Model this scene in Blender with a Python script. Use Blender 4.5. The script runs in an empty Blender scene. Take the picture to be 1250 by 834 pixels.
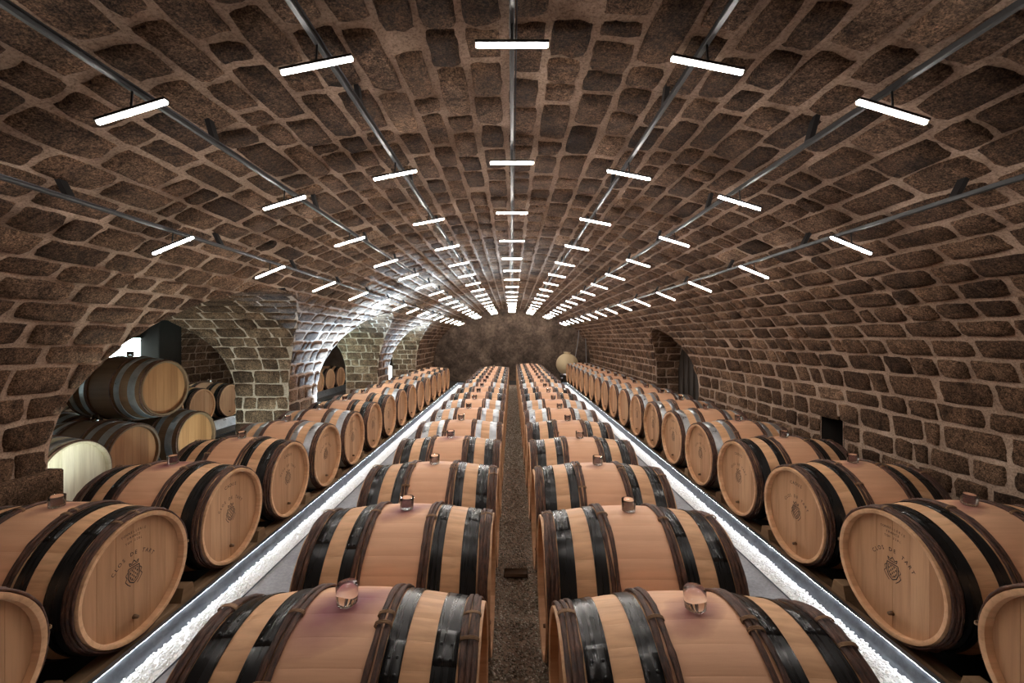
import bpy, math, random
import numpy as np
from mathutils import Vector, Matrix

# ------------------------------------------------------------------ camera, world, exposure
scn = bpy.context.scene
cam_d = bpy.data.cameras.new('camera'); cam = bpy.data.objects.new('camera', cam_d)
scn.collection.objects.link(cam); scn.camera = cam
CZ = 1.6
cam.location = (0, 0, CZ); cam.rotation_euler = (math.radians(90), 0, 0)
cam_d.sensor_width = 36.0; cam_d.lens = 36.0*507/1250; cam_d.shift_y = -4/1250; cam_d.clip_start = 0.02
w = bpy.data.worlds.new('world'); scn.world = w; w.use_nodes = True
w.node_tree.nodes['Background'].inputs[0].default_value = (0.5, 0.55, 0.6, 1)
w.node_tree.nodes['Background'].inputs[1].default_value = 0.02
scn.view_settings.view_transform = 'Standard'; scn.view_settings.look = 'None'
scn.view_settings.gamma = 1.0; scn.view_settings.exposure = 0.0
LAMP_E = 190.0        # radiance of the white tubes
STRIP_E = 58.0       # radiance of unseen strips added under the gutter lips
FLOOD_W = 60.0       # added uplights in the side bays (W)
rng = np.random.default_rng(7); random.seed(7)
C = scn.collection

# ------------------------------------------------------------------ helpers
def link(name, me, parent=None, mat=None, loc=None):
    o = bpy.data.objects.new(name, me); C.objects.link(o)
    if parent is not None: o.parent = parent
    if mat is not None and me is not None and not me.materials: me.materials.append(mat)
    if loc is not None: o.location = loc
    return o
def tag(o, label, cat, group=None):
    o['label'] = label; o['category'] = cat
    if group: o['group'] = group
    return o
def thing(name, label, cat, loc=(0,0,0), group=None):
    o = link(name, None, loc=loc); return tag(o, label, cat, group)
def struct(o): o['kind'] = 'structure'; return o

class MB:
    def __init__(s): s.v=[]; s.f=[]; s.t=[]; s.sm=True
    def add(s, verts, faces, tone=.5):
        b=len(s.v); s.v.extend([tuple(map(float,p)) for p in verts]); s.f.extend([tuple(b+i for i in f) for f in faces]); s.t.extend([tone]*len(verts))
    def box(s, x0,x1,y0,y1,z0,z1, tone=.5):
        s.add([(x0,y0,z0),(x1,y0,z0),(x1,y1,z0),(x0,y1,z0),(x0,y0,z1),(x1,y0,z1),(x1,y1,z1),(x0,y1,z1)],
              [(0,3,2,1),(4,5,6,7),(0,1,5,4),(1,2,6,5),(2,3,7,6),(3,0,4,7)], tone)
    def bbox(s, x0,x1,y0,y1,z0,z1, b=.004, tone=.5):       # chamfered box
        V=[];idx={}
        for sx in (0,1):
            for sy in (0,1):
                for sz in (0,1):
                    c=[(x0,x1)[sx],(y0,y1)[sy],(z0,z1)[sz]]; d=[1 if k==0 else -1 for k in (sx,sy,sz)]
                    for a in range(3):
                        p=[c[k]+(d[k]*b if k!=a else 0) for k in range(3)]; idx[(sx,sy,sz,a)]=len(V); V.append(p)
        F=[]
        for a in range(3):
            o=[k for k in range(3) if k!=a]
            for s_ in (0,1):
                q=[]
                for (u,v_) in ((0,0),(1,0),(1,1),(0,1)):
                    k=[0,0,0]; k[a]=s_; k[o[0]]=u; k[o[1]]=v_; q.append(idx[(k[0],k[1],k[2],a)])
                F.append(tuple(q))
        for a in range(3):                                  # edges along axis a
            o=[k for k in range(3) if k!=a]
            for u in (0,1):
                for v_ in (0,1):
                    k0=[0,0,0]; k0[o[0]]=u; k0[o[1]]=v_; k1=list(k0); k1[a]=1
                    F.append((idx[(*k0,o[0])],idx[(*k1,o[0])],idx[(*k1,o[1])],idx[(*k0,o[1])]))
        for sx in (0,1):
            for sy in (0,1):
                for sz in (0,1): F.append(tuple(idx[(sx,sy,sz,a)] for a in range(3)))
        s.add(V,F,tone)
    def tube(s, pts, r, n=8, tone=.5, caps=True):
        pts=[Vector(p) for p in pts]; V=[];F=[]; m=len(pts)
        rr = r if isinstance(r,(list,tuple)) else [r]*m
        for i,p in enumerate(pts):
            d=(pts[min(i+1,m-1)]-pts[max(i-1,0)]).normalized()
            u=d.orthogonal().normalized() if i==0 else (u-d*u.dot(d)).normalized()
            v=d.cross(u)
            for k in range(n):
                a=2*math.pi*k/n; V.append(p+(u*math.cos(a)+v*math.sin(a))*rr[i])
        for i in range(m-1):
            for k in range(n): F.append((i*n+k,i*n+(k+1)%n,(i+1)*n+(k+1)%n,(i+1)*n+k))
        if caps: F.append(tuple(range(n-1,-1,-1))); F.append(tuple((m-1)*n+k for k in range(n)))
        s.add(V,F,tone)
    def lathe(s, prof, n=24, c=(0,0,0), tone=.5):           # prof (r,z) about vertical axis
        V=[];F=[];m=len(prof)
        for r,z in prof:
            for k in range(n):
                a=2*math.pi*k/n; V.append((c[0]+r*math.cos(a),c[1]+r*math.sin(a),c[2]+z))
        for i in range(m-1):
            for k in range(n): F.append((i*n+k,i*n+(k+1)%n,(i+1)*n+(k+1)%n,(i+1)*n+k))
        s.add(V,F,tone)
    def mesh(s, name, mat=None, smooth=True):
        me=bpy.data.meshes.new(name); me.from_pydata(s.v,[],s.f)
        if s.t:
            at=me.attributes.new('tone','FLOAT','POINT'); at.data.foreach_set('value',np.array(s.t,dtype=np.float32))
        if smooth: me.polygons.foreach_set('use_smooth',[True]*len(me.polygons))
        if mat: me.materials.append(mat)
        me.update(); return me
    def obj(s, name, mat, parent=None, smooth=True, loc=None):
        return link(name, s.mesh(name,mat,smooth), parent, loc=loc)
def recalc(me):
    import bmesh
    bm=bmesh.new(); bm.from_mesh(me); bmesh.ops.recalc_face_normals(bm,faces=bm.faces); bm.to_mesh(me); bm.free(); return me

# ------------------------------------------------------------------ materials
class NT:
    def __init__(s,name):
        s.m=bpy.data.materials.new(name); s.m.use_nodes=True; s.n=s.m.node_tree.nodes; s.l=s.m.node_tree.links
        s.b=s.n['Principled BSDF']
    def node(s,t,**k):
        n=s.n.new(t)
        for a,b in k.items(): setattr(n,a,b)
        return n
    def put(s,inp,val):
        if hasattr(val,'is_output'): s.l.new(val,inp)
        else: inp.default_value=val
    def coords(s,scale=(1,1,1)):
        t=s.node('ShaderNodeTexCoord'); m=s.node('ShaderNodeMapping'); m.inputs['Scale'].default_value=scale
        s.l.new(t.outputs['Object'],m.inputs['Vector']); return m.outputs[0]
    def noise(s,vec,scale,detail=4,rough=.55,dist=0):
        n=s.node('ShaderNodeTexNoise'); s.l.new(vec,n.inputs['Vector'])
        n.inputs['Scale'].default_value=scale; n.inputs['Detail'].default_value=detail; n.inputs['Roughness'].default_value=rough; n.inputs['Distortion'].default_value=dist
        return n.outputs[0]
    def ramp(s,fac,stops):
        r=s.node('ShaderNodeValToRGB'); e=r.color_ramp.elements
        while len(e)<len(stops): e.new(.5)
        for q,(p,c) in zip(e,stops): q.position=p; q.color=(*c,1) if len(c)==3 else c
        s.put(r.inputs[0],fac); return r.outputs[0]
    def math(s,op,a,b=0,clamp=False):
        m=s.node('ShaderNodeMath',operation=op,use_clamp=clamp); s.put(m.inputs[0],a); s.put(m.inputs[1],b); return m.outputs[0]
    def mix(s,f,a,b,mode='MIX'):
        m=s.node('ShaderNodeMix',data_type='RGBA',blend_type=mode); s.put(m.inputs[0],f); s.put(m.inputs[6],a if hasattr(a,'is_output') else (*a,1)); s.put(m.inputs[7],b if hasattr(b,'is_output') else (*b,1)); return m.outputs[2]
    def attr(s,name,kind='GEOMETRY'):
        a=s.node('ShaderNodeAttribute',attribute_type=kind,attribute_name=name); return a.outputs['Fac']
    def bump(s,h,strength,dist,prev=None):
        b=s.node('ShaderNodeBump'); b.inputs['Strength'].default_value=strength; b.inputs['Distance'].default_value=dist; s.l.new(h,b.inputs['Height'])
        if prev is not None: s.l.new(prev,b.inputs['Normal'])
        s.l.new(b.outputs[0],s.b.inputs['Normal']); return b.outputs[0]
    def base(s,c): s.put(s.b.inputs['Base Color'],c if hasattr(c,'is_output') else (*c,1))
    def set(s,**k):
        for a,b in k.items(): s.put(s.b.inputs[a.replace('_',' ')],b)

def simple(name,col,rough=.5,metal=0,**k):
    t=NT(name); t.base(col); t.set(Roughness=rough,Metallic=metal,**k); return t.m
def emit(name,col,st):
    t=NT(name); t.base((.8,.8,.8)); t.b.inputs['Emission Color'].default_value=(*col,1); t.b.inputs['Emission Strength'].default_value=st; return t.m

def stone_mat():
    t=NT('rough_stone'); v=t.coords()
    tone=t.attr('tone')
    c=t.ramp(tone,[(0,(.080,.047,.030)),(.3,(.130,.080,.052)),(.55,(.185,.116,.076)),(.8,(.245,.158,.106)),(1,(.35,.24,.17))])
    n1=t.noise(v,7,6,.7,.4); n2=t.noise(v,58,8,.85); n3=t.noise(v,150,3,.7)
    c=t.mix(1,c,t.ramp(n1,[(.32,(.32,.27,.24)),(.52,(1,.95,.9)),(.72,(1.6,1.5,1.42))]),'MULTIPLY')
    c=t.mix(1,c,t.ramp(n2,[(.38,(.14,.12,.11)),(.48,(.75,.73,.70)),(.6,(1.5,1.45,1.4)),(.75,(2.1,2.0,1.9))]),'MULTIPLY')
    c=t.mix(1,c,t.ramp(n3,[(.38,(.35,.33,.32)),(.5,(1,1,1)),(.64,(1.7,1.65,1.6))]),'MULTIPLY')
    t.base(c); t.set(Roughness=.93,Specular_IOR_Level=.2)
    b=t.bump(n1,1.0,.03); b=t.bump(n2,1.0,.022,b); t.bump(n3,.6,.004,b); return t.m
def mortar_mat(name='lime_mortar',k=1.0):
    t=NT(name); v=t.coords(); n1=t.noise(v,5,5,.6); n2=t.noise(v,90,6,.8)
    c=t.ramp(n1,[(.3,(.30*k,.208*k,.156*k)),(.6,(.44*k,.322*k,.248*k)),(.8,(.55*k,.42*k,.335*k))])
    c=t.mix(1,c,t.ramp(n2,[(.38,(.5,.47,.44)),(.52,(1.05,1.03,1.0)),(.7,(1.35,1.33,1.3))]),'MULTIPLY')
    t.base(c); t.set(Roughness=.95,Specular_IOR_Level=.15); b=t.bump(n1,.5,.02); t.bump(n2,.8,.006,b); return t.m
def rock_mat():
    t=NT('raw_rock'); v=t.coords(); n1=t.noise(v,2.2,8,.7); n2=t.noise(v,11,9,.85)
    c=t.ramp(n1,[(.3,(.06,.038,.026)),(.5,(.19,.127,.088)),(.7,(.38,.265,.19))])
    c=t.mix(1,c,t.ramp(n2,[(.35,(.35,.33,.32)),(.55,(1,1,1)),(.75,(1.5,1.45,1.4))]),'MULTIPLY')
    t.base(c); t.set(Roughness=.9); b=t.bump(n1,1,.15); t.bump(n2,1,.16,b); return t.m
def oak(name,cols,rough=.55,axis=0):
    t=NT(name)
    sc=[40,40,40]; sc[axis]=2.2; v=t.coords(tuple(sc)); g=t.noise(v,1.0,5,.6,.3)
    sc2=[6,6,6]; sc2[axis]=.8; v2=t.coords(tuple(sc2)); g2=t.noise(v2,1.0,3,.5)
    oi=t.node('ShaderNodeObjectInfo').outputs['Random']
    tn=t.math('ADD',t.math('MULTIPLY',t.attr('tone'),.75),t.math('MULTIPLY',oi,.25))
    c=t.ramp(tn,cols)
    c=t.mix(1,c,t.ramp(g,[(.3,(.80,.77,.74)),(.55,(1,1,1)),(.8,(1.10,1.09,1.07))]),'MULTIPLY')
    c=t.mix(1,c,t.ramp(g2,[(.3,(.86,.83,.80)),(.7,(1.07,1.07,1.07))]),'MULTIPLY')
    t.set(Roughness=rough,Specular_IOR_Level=.35); t.bump(g,.25,.002)
    return t,c,v
OAKC=[(0,(.59,.33,.175)),(.35,(.66,.385,.213)),(.65,(.72,.435,.25)),(1,(.79,.50,.305))]
def stave_mat():
    t,c,v=oak('oak_stave',OAKC)
    # wine round the bung (barrel local coordinates: bung at x=0,y=0,top)
    tc=t.node('ShaderNodeTexCoord'); sp=t.node('ShaderNodeSeparateXYZ'); t.l.new(tc.outputs['Object'],sp.inputs[0])
    X,Y,Z=sp.outputs
    mp=t.node('ShaderNodeMapping'); mp.inputs['Scale'].default_value=(9,16,9); t.l.new(tc.outputs['Object'],mp.inputs[0])
    nn=t.node('ShaderNodeTexNoise',noise_dimensions='4D'); t.l.new(mp.outputs[0],nn.inputs['Vector']); nn.inputs['Scale'].default_value=1; nn.inputs['Detail'].default_value=3
    oc=t.node('ShaderNodeObjectInfo').outputs['Color']; sc_=t.node('ShaderNodeSeparateColor'); t.l.new(oc,sc_.inputs[0]); st=sc_.outputs[0]; t.l.new(t.math('MULTIPLY',st,13.7),nn.inputs['W'])
    # smear direction: towards -x -y for the strong ones
    xs=t.math('ADD',X,t.math('MULTIPLY',Y,-.55))
    d=t.math('SQRT',t.math('ADD',t.math('MULTIPLY',t.math('MULTIPLY',xs,xs),1.0),t.math('MULTIPLY',t.math('MULTIPLY',Y,Y),.9)))
    d=t.math('ADD',d,t.math('MULTIPLY',t.math('SUBTRACT',nn.outputs[0],.5),.10))
    d=t.math('DIVIDE',d,t.math('ADD',.035,t.math('MULTIPLY',st,.10)))
    top=t.math('GREATER_THAN',Z,.5)
    f=t.math('MULTIPLY',t.math('SUBTRACT',1.25,d,True),top,True)
    f=t.math('MULTIPLY',f,t.math('MINIMUM',t.math('ADD',.25,st),.85))
    # pinker bilge between the inner hoops
    ax=t.math('ABSOLUTE',X); belly=t.math('MULTIPLY',t.math('LESS_THAN',ax,.14),.5)
    c=t.mix(belly,c,(.74,.41,.27),'MIX')
    c=t.mix(t.math('POWER',f,.8),c,(.17,.022,.05))
    t.base(c); return t.m
def aged_mat(name,cols):
    t,c,v=oak(name,cols,.6); t.base(c); return t.m
def head_mat(name,cols):
    t,c,v=oak(name,cols,.6,axis=2); t.base(c); return t.m
def bark_mat():
    t=NT('chestnut_bark'); v=t.coords((170,26,26)); n=t.noise(v,1,6,.7); n2=t.noise(t.coords(),22,4,.6)
    c=t.ramp(n,[(.3,(.022,.010,.007)),(.5,(.080,.034,.021)),(.72,(.21,.10,.062))])
    c=t.mix(1,c,t.ramp(n2,[(.3,(.45,.45,.45)),(.7,(1.4,1.3,1.2))]),'MULTIPLY')
    t.base(c); t.set(Roughness=.6); t.bump(n,1,.006); return t.m
def steel_black():
    t=NT('black_steel'); v=t.coords((60,3,3)); n=t.noise(v,1,3,.5)
    t.base(t.ramp(n,[(.3,(.010,.010,.010)),(.7,(.022,.022,.023))])); t.set(Metallic=.3,Roughness=t.ramp(n,[(.3,(.20,.20,.20)),(.7,(.36,.36,.36))])); return t.m
def galv(name='galvanised_steel',sc=9,d=.35,a=(.38,.40,.42),b=(.62,.65,.68)):
    t=NT(name); v=t.coords(); vo=t.node('ShaderNodeTexVoronoi'); t.l.new(v,vo.inputs['Vector']); vo.inputs['Scale'].default_value=sc*6
    n=t.noise(v,sc,5,.7); m=t.mix(.5,vo.outputs['Color'],n)
    t.base(t.ramp(n,[(.3,a),(.7,b)])); t.set(Metallic=.85,Roughness=t.ramp(m,[(.2,(d-.1,)*3),(.8,(d+.15,)*3)])); return t.m
def concrete_mat():
    t=NT('floor_concrete'); v=t.coords(); n=t.noise(v,2.5,6,.65); n2=t.noise(v,60,4,.6)
    c=t.ramp(n,[(.3,(.20,.205,.225)),(.55,(.33,.34,.365)),(.75,(.45,.46,.49))])
    c=t.mix(1,c,t.ramp(n2,[(.3,(.75,.75,.75)),(.7,(1.1,1.1,1.1))]),'MULTIPLY'); t.base(c); t.set(Roughness=.6); t.bump(n2,.4,.003); return t.m
def pebble(name,cols,rough=.6):
    t=NT(name); t.base(t.ramp(t.attr('tone'),cols)); t.set(Roughness=rough); return t.m
def plank(name,cols):
    t,c,v=oak(name,cols,.65,axis=1); t.base(c); return t.m

M=dict(stone=stone_mat(), mortar=mortar_mat(), rock=rock_mat(), stave=stave_mat(),
  head=head_mat('oak_head',[(0,(.42,.220,.112)),(.5,(.50,.275,.145)),(1,(.62,.37,.21))]),
  brown=aged_mat('aged_oak',[(0,(.10,.055,.03)),(.5,(.15,.085,.045)),(1,(.2,.12,.065))]),
  brownhead=head_mat('aged_oak_head',[(0,(.24,.105,.04)),(.5,(.31,.14,.055)),(1,(.38,.18,.075))]),
  pale=aged_mat('pale_oak',[(0,(.5,.46,.34)),(1,(.66,.62,.48))]),
  palehead=head_mat('pale_oak_head',[(0,(.58,.56,.42)),(.5,(.70,.68,.53)),(1,(.80,.78,.64))]),
  bark=bark_mat(), black=steel_black(), galv=galv(), gutter=galv('brushed_zinc',14,.38,(.085,.092,.105),(.17,.18,.195)), conc=concrete_mat(),
  white=pebble('white_pebble',[(0,(.78,.76,.72)),(.5,(.88,.87,.85)),(1,(.94,.94,.93))]),
  gravel=pebble('grey_gravel',[(0,(.18,.14,.10)),(.4,(.40,.33,.25)),(.8,(.60,.52,.42)),(1,(.8,.72,.62))],.8),
  timber=plank('rail_timber',[(0,(.20,.11,.06)),(.5,(.30,.18,.10)),(1,(.40,.26,.15))]),
  ink=simple('ink',(.03,.018,.014),.8), lampwhite=emit('tube_light',(1,.93,.86),LAMP_E), strip=emit('added_strip_glow',(.86,.93,1),STRIP_E),
  window=emit('daylit_window',(.80,1,.98),7.0), flood=emit('flood_panel',(.85,.95,1),30), metal=simple('dark_anodised',(.010,.009,.009),.5,0,Specular_IOR_Level=.35), steel=simple('stainless',(.6,.6,.62),.25,1),
  chrome=simple('conduit_steel',(.12,.12,.13),.4,.9),
  clay=simple('clay_vessel',(.52,.40,.24),.7), dark=simple('dark_earth',(.03,.024,.02),.95), cable=simple('grey_cable',(.35,.33,.32),.6), iron=simple('black_iron',(.02,.02,.02),.5,.5))
g=NT('clear_glass'); g.base((1,1,1)); g.set(Roughness=.02,Transmission_Weight=1.0,IOR=1.48); M['glass']=g.m; M['darkwood']=aged_mat('dark_planks',[(0,(.03,.02,.014)),(1,(.06,.04,.028))])

# ------------------------------------------------------------------ vault surfaces
class Profile:
    """cross-section: from floor on one side over the crown to the floor on the other; f(s)->(h,z,nh,nz)"""
    def __init__(s,h0,a,zs,rise,n,zfloor=0.0):
        th=np.linspace(0,math.pi,601); cx=np.abs(np.cos(th))**(2/n)*np.sign(np.cos(th)); sy=np.abs(np.sin(th))**(2/n)
        k=40; zl=np.linspace(zfloor,zs,k,endpoint=False)
        x=np.concatenate([np.full(k,h0+a),h0+a*cx,np.full(k,h0-a)]); z=np.concatenate([zl,zs+rise*sy,zl[::-1]])
        ds=np.hypot(np.diff(x),np.diff(z)); keep=np.concatenate([[True],ds>1e-6]); x=x[keep];z=z[keep]
        s.s=np.concatenate([[0],np.cumsum(np.hypot(np.diff(x),np.diff(z)))]); s.x=x;s.z=z;s.S=s.s[-1]
        tx=np.gradient(x,s.s);tz=np.gradient(z,s.s);l=np.hypot(tx,tz); s.nx=-tz/l; s.nz=tx/l
        cxm=h0; inward=(cxm-x)*s.nx+(zs*.7+rise*.1-z)*s.nz
        if np.median(inward)<0: s.nx=-s.nx; s.nz=-s.nz
    def at(s,t): return tuple(np.interp(t,s.s,q) for q in (s.x,s.z,s.nx,s.nz))
MAIN=Profile(.01,2.95,.8,1.91,2.08)
AISLE=Profile(-5.52,1.88,.8,1.38,2.5)
BAYS=[(4.05,1.42),(7.68,1.42),(11.30,1.40)]; BR=1.27; ZS=.8
NICHE=(7.55,.97,.75,1.02)     # centre, half width, spring, rise
Y0,Y1=-1.6,15.9
def wid(z,hw,zs,rise):
    if z<=zs: return hw
    if z>=zs+rise: return 0.0
    return hw*math.sqrt(1-((z-zs)/rise)**2)
def main_iv(s0,s1):
    """solid intervals (a0,b0,a1,b1) along y for a strip s0..s1"""
    x0,z0,_,_=MAIN.at(s0); x1,z1,_,_=MAIN.at(s1); ops=[]
    if x0<0: ops=[(c,wid(z0,h,ZS,BR),wid(z1,h,ZS,BR)) for c,h in BAYS]
    else:
        zm=(z0+z1)/2
        ops=([(3.845,.13,.13)] if .60<zm<.87 else [])+[(NICHE[0],wid(z0,NICHE[1],NICHE[2],NICHE[3]),wid(z1,NICHE[1],NICHE[2],NICHE[3])),]
    out=[];a0=a1=Y0
    for c,w0,w1 in ops:
        if w0==0 and w1==0: continue
        out.append((a0,c-w0,a1,c-w1)); a0=c+w0;a1=c+w1
    out.append((a0,Y1,a1,Y1)); return out
def aisle_iv(s0,s1):
    x0,z0,_,_=AISLE.at(s0); x1,z1,_,_=AISLE.at(s1)
    if x0<-5.52: return [(-.5,Y1,-.5,Y1)]
    out=[];a0=a1=-.5
    for c,h in BAYS:
        w0=wid(z0,h,ZS,BR);w1=wid(z1,h,ZS,BR)
        if w0==0 and w1==0: continue
        out.append((a0,c-w0,a1,c-w1)); a0=c+w0;a1=c+w1
    out.append((a0,Y1,a1,Y1)); return out
def x_main_left(z):
    m=MAIN.x<.01; zz=MAIN.z[m][::-1]; xx=MAIN.x[m][::-1]; return float(np.interp(z,zz,xx))
def x_main_right(z):
    m=MAIN.x>.01; return float(np.interp(z,MAIN.z[m],MAIN.x[m]))
def x_aisle_right(z):
    m=AISLE.x>-5.52; return float(np.interp(z,AISLE.z[m],AISLE.x[m]))
def pos_y(prof):      # vault running along y
    def f(s,v,h):
        x,z,nx,nz=prof.at(s); return (x+nx*h,v,z+nz*h)
    return f
def pos_x(prof):      # arch running along x
    def f(s,v,h):
        y,z,ny,nz=prof.at(s); return (v,y+ny*h,z+nz*h)
    return f
def backing(name,pos,ivf,slist,mat,parent=None,step=.35):
    mb=MB()
    for s0,s1 in zip(slist[:-1],slist[1:]):
        for a0,b0,a1,b1 in ivf(s0,s1):
            n=max(1,int(max(b0-a0,b1-a1)/step))
            V=[pos(s0,a0+(b0-a0)*i/n,0) for i in range(n+1)]+[pos(s1,a1+(b1-a1)*i/n,0) for i in range(n+1)]
            F=[(i,i+1,n+2+i,n+1+i) for i in range(n)]
            mb.add(V,F)
    return struct(mb.obj(name,mat,parent))
GU=np.array([0,.06,.34,.66,.94,1.])
def stone_geo(pos,s0,s1,A0,B0,A1,B1,proud):
    """rough-faced block between courses s0..s1; ends A0..B0 at s0 and A1..B1 at s1"""
    V=[]; j=lambda k:(rng.random()-.5)*k
    cj=[(j(.014),j(.02)) for _ in range(4)]
    for iu,u in enumerate(GU):
        for iv,v in enumerate(GU):
            s=s0+(s1-s0)*u; a=A0+(A1-A0)*u; b=B0+(B1-B0)*u; y=a+(b-a)*v
            ws=((1-u)*(1-v),(1-u)*v,u*(1-v),u*v)
            s+=sum(wi*c[0] for wi,c in zip(ws,cj)); y+=sum(wi*c[1] for wi,c in zip(ws,cj))
            edge=iu in(0,5) or iv in (0,5); corner=iu in(0,1,4,5) and iv in(0,1,4,5)
            if corner: s+=(.5-u)*(s1-s0)*.05; y+=(.5-v)*min(.3,b-a)*.03
            h=-.006 if edge else proud*(.7+.5*rng.random())*(.75 if corner else 1)
            s+=j(.011); y+=j(.016)
            V.append(pos(s,y,h))
    F=[(i*6+k,i*6+k+1,(i+1)*6+k+1,(i+1)*6+k) for i in range(5) for k in range(5)]
    return V,F
def courses(S0,S1,hf):
    out=[];s=S0
    while s<S1-.05:
        h=hf(s)*(.85+.3*rng.random()); e=min(S1,s+h)
        if S1-e<.07: e=S1
        out.append((s,e)); s=e
    return out
def stones(pos,ivf,crs,gap,lf,zone,pool):
    """append (zone, verts, faces, tone, importance)"""
    for ci,(s0,s1) in enumerate(crs):
        for a0,b0,a1,b1 in ivf(s0,s1):
            lo=min(a0,a1);hi=max(b0,b1); y=lo-rng.random()*.2
            while y<hi:
                L=lf()*(1 if rng.random()>.18 else .5); ye=y+L; g=gap*(.8+.5*rng.random())
                A0=max(y+g/2,a0+.006);B0=min(ye-g/2,b0-.006);A1=max(y+g/2,a1+.006);B1=min(ye-g/2,b1-.006)
                w0=B0-A0;w1=B1-A1
                if max(w0,w1)>.07:
                    if w0<.02: A0=B0=min(max((A0+B0)/2,a0+.006),b0-.006)
                    if w1<.02: A1=B1=min(max((A1+B1)/2,a1+.006),b1-.006)
                    if b0-a0>.03 and b1-a1>.03 or max(w0,w1)>.1:
                        V,F=stone_geo(pos,s0+g*.5,s1-g*.5,A0,B0,A1,B1,.007+.013*rng.random())
                        c=np.mean(V,axis=0); d=c-np.array([0,0,CZ]); dist=np.linalg.norm(d)
                        px=625+507*d[0]/max(d[1],.05); py=413-507*d[2]/max(d[1],.05)
                        inf=d[1]>.2 and -60<px<1310 and -60<py<894
                        imp=(L*(s1-s0))/dist**2 if inf else 0
                        tone=min(1,max(0,.5+.22*rng.standard_normal()))
                        pool.append((zone(c),V,F,tone,imp))
                y=ye
def flush(pool,parents,limit=300):
    for z,par in parents.items():
        L=sorted([p for p in pool if p[0]==z],key=lambda p:-p[4])
        big=[p for p in L[:limit] if p[4]>0]; rest=L[len(big):]
        for p in big:
            mb=MB(); mb.add(p[1],p[2],p[3]); mb.obj('stone',M['stone'],par)
        if rest:
            mb=MB()
            for p in rest: mb.add(p[1],p[2],p[3])
            o=mb.obj('stonework',M['stone'],par); o['kind']='stuff'

# split of the main vault: right wall / ceiling / left wall by height on the profile
def s_at(z,right):
    m=(MAIN.x>.01)==right; return float(np.interp(z,MAIN.z[m],MAIN.s[m])) if right else float(np.interp(-z,-MAIN.z[m],MAIN.s[m]))
sR=s_at(1.95,True); sL=s_at(1.95,False)
fine=lambda a,b:list(np.linspace(a,b,max(2,int((b-a)/.045))))
PM=pos_y(MAIN)
ceil=backing('ceiling',PM,main_iv,fine(sR,sL),M['mortar'])
wr=backing('wall_right',PM,main_iv,fine(0,sR),M['mortar'])
wl=backing('wall_left',PM,main_iv,fine(sL,MAIN.S),M['mortar'])
pool=[]
def hmain(s):
    x,z,_,_=MAIN.at(s)
    if x<0 and z<1.5: return .19
    if z<1.2: return .165
    return .145 if z<2.1 else .158
def zone(c):
    if c[2]>1.95: return 'c'
    return 'r' if c[0]>0 else 'l'
stones(PM,main_iv,courses(0,MAIN.S,hmain),.021,lambda:.17+.22*rng.random(),zone,pool)
flush(pool,{'c':ceil,'r':wr,'l':wl})
# cross vaults on the left
for i,(c,hw) in enumerate(BAYS):
    P=Profile(c,hw,ZS,BR,2.0); f=pos_x(P)
    def iv(s0,s1,P=P):
        z0=P.at(s0)[1]; z1=P.at(s1)[1]
        return [(x_aisle_right(z0),x_main_left(z0),x_aisle_right(z1),x_main_left(z1))]
    b=backing('wall_left_bay',f,iv,fine(0,P.S),M['mortar'],step=.2)
    pool=[]; stones(f,iv,courses(0,P.S,lambda s:.16),.008,lambda:.22+.2*rng.random(),lambda c:0,pool)
    flush(pool,{0:b},300 if i==0 else 120)
# parallel cellar behind
PA=pos_y(AISLE)
wa=backing('wall_far_left',PA,aisle_iv,fine(0,AISLE.S),M['mortar'],step=.6)
pool=[]; stones(PA,aisle_iv,courses(0,AISLE.S,lambda s:.17),.010,lambda:.28+.2*rng.random(),lambda c:0,pool); flush(pool,{0:wa},40)
# niche in the right wall
P=Profile(NICHE[0],NICHE[1],NICHE[2],NICHE[3],2.0); f=pos_x(P)
def ivn(s0,s1):
    z0=P.at(s0)[1]; z1=P.at(s1)[1]; return [(x_main_right(z0),3.45,x_main_right(z1),3.45)]
b=backing('wall_right_niche',f,ivn,fine(0,P.S),M['mortar'],step=.2)
pool=[]; stones(f,ivn,courses(0,P.S,lambda s:.17),.014,lambda:.26+.15*rng.random(),lambda c:0,pool); flush(pool,{0:b},120)
# door panel at the back of the niche
dr=struct(link('door_1',None,loc=(3.43,NICHE[0],0)))
mb=MB(); mb.bbox(-.0,.05,-.97,.97,0,1.9,.004); mb.obj('door_backing',M['dark'],dr)
for k in range(8):
    mb=MB(); y=-.95+k*.2375; mb.bbox(-.03,.0,y+.004,y+.2335,0,1.85,.004,rng.random()*.4); mb.obj('plank',M['darkwood'],dr)
mb=MB(); mb.bbox(-.05,.0,-.99,-.955,0,1.9,.004); mb.obj('door_frame',M['mortar'],dr)
# ends, floor
def rockwall(name,y,x0,x1,z0,z1,amp,sgn,mat):
    nx,nz=90,44; X=np.linspace(x0,x1,nx);Z=np.linspace(z0,z1,nz); V=[];
    ph=rng.random((10,3))*6.28; fr=[(1.3,1.1),(2.1,1.7),(3.3,2.9),(5.1,3.7),(4.1,6.3),(8.3,7.1),(9.7,12.1),(13.1,11.3),(17.3,15.1),(23.3,19.9)]
    for z in Z:
        for x in X:
            h=sum(math.sin(a*x+b_*z*.4+p[0])*math.cos(b_*z+a*x*.3+p[1])/(1+k*.75) for k,((a,b_),p) in enumerate(zip(fr,ph)))
            V.append((x,y-sgn*(amp*h+rng.random()*.03),z))
    F=[(i*nx+k,i*nx+k+1,(i+1)*nx+k+1,(i+1)*nx+k) for i in range(nz-1) for k in range(nx-1)]
    mb=MB(); mb.add(V,F); return struct(mb.obj(name,mat))
rockwall('wall_back',15.75,-3.05,3.1,-.1,2.9,.10,1,M['rock'])
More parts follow.
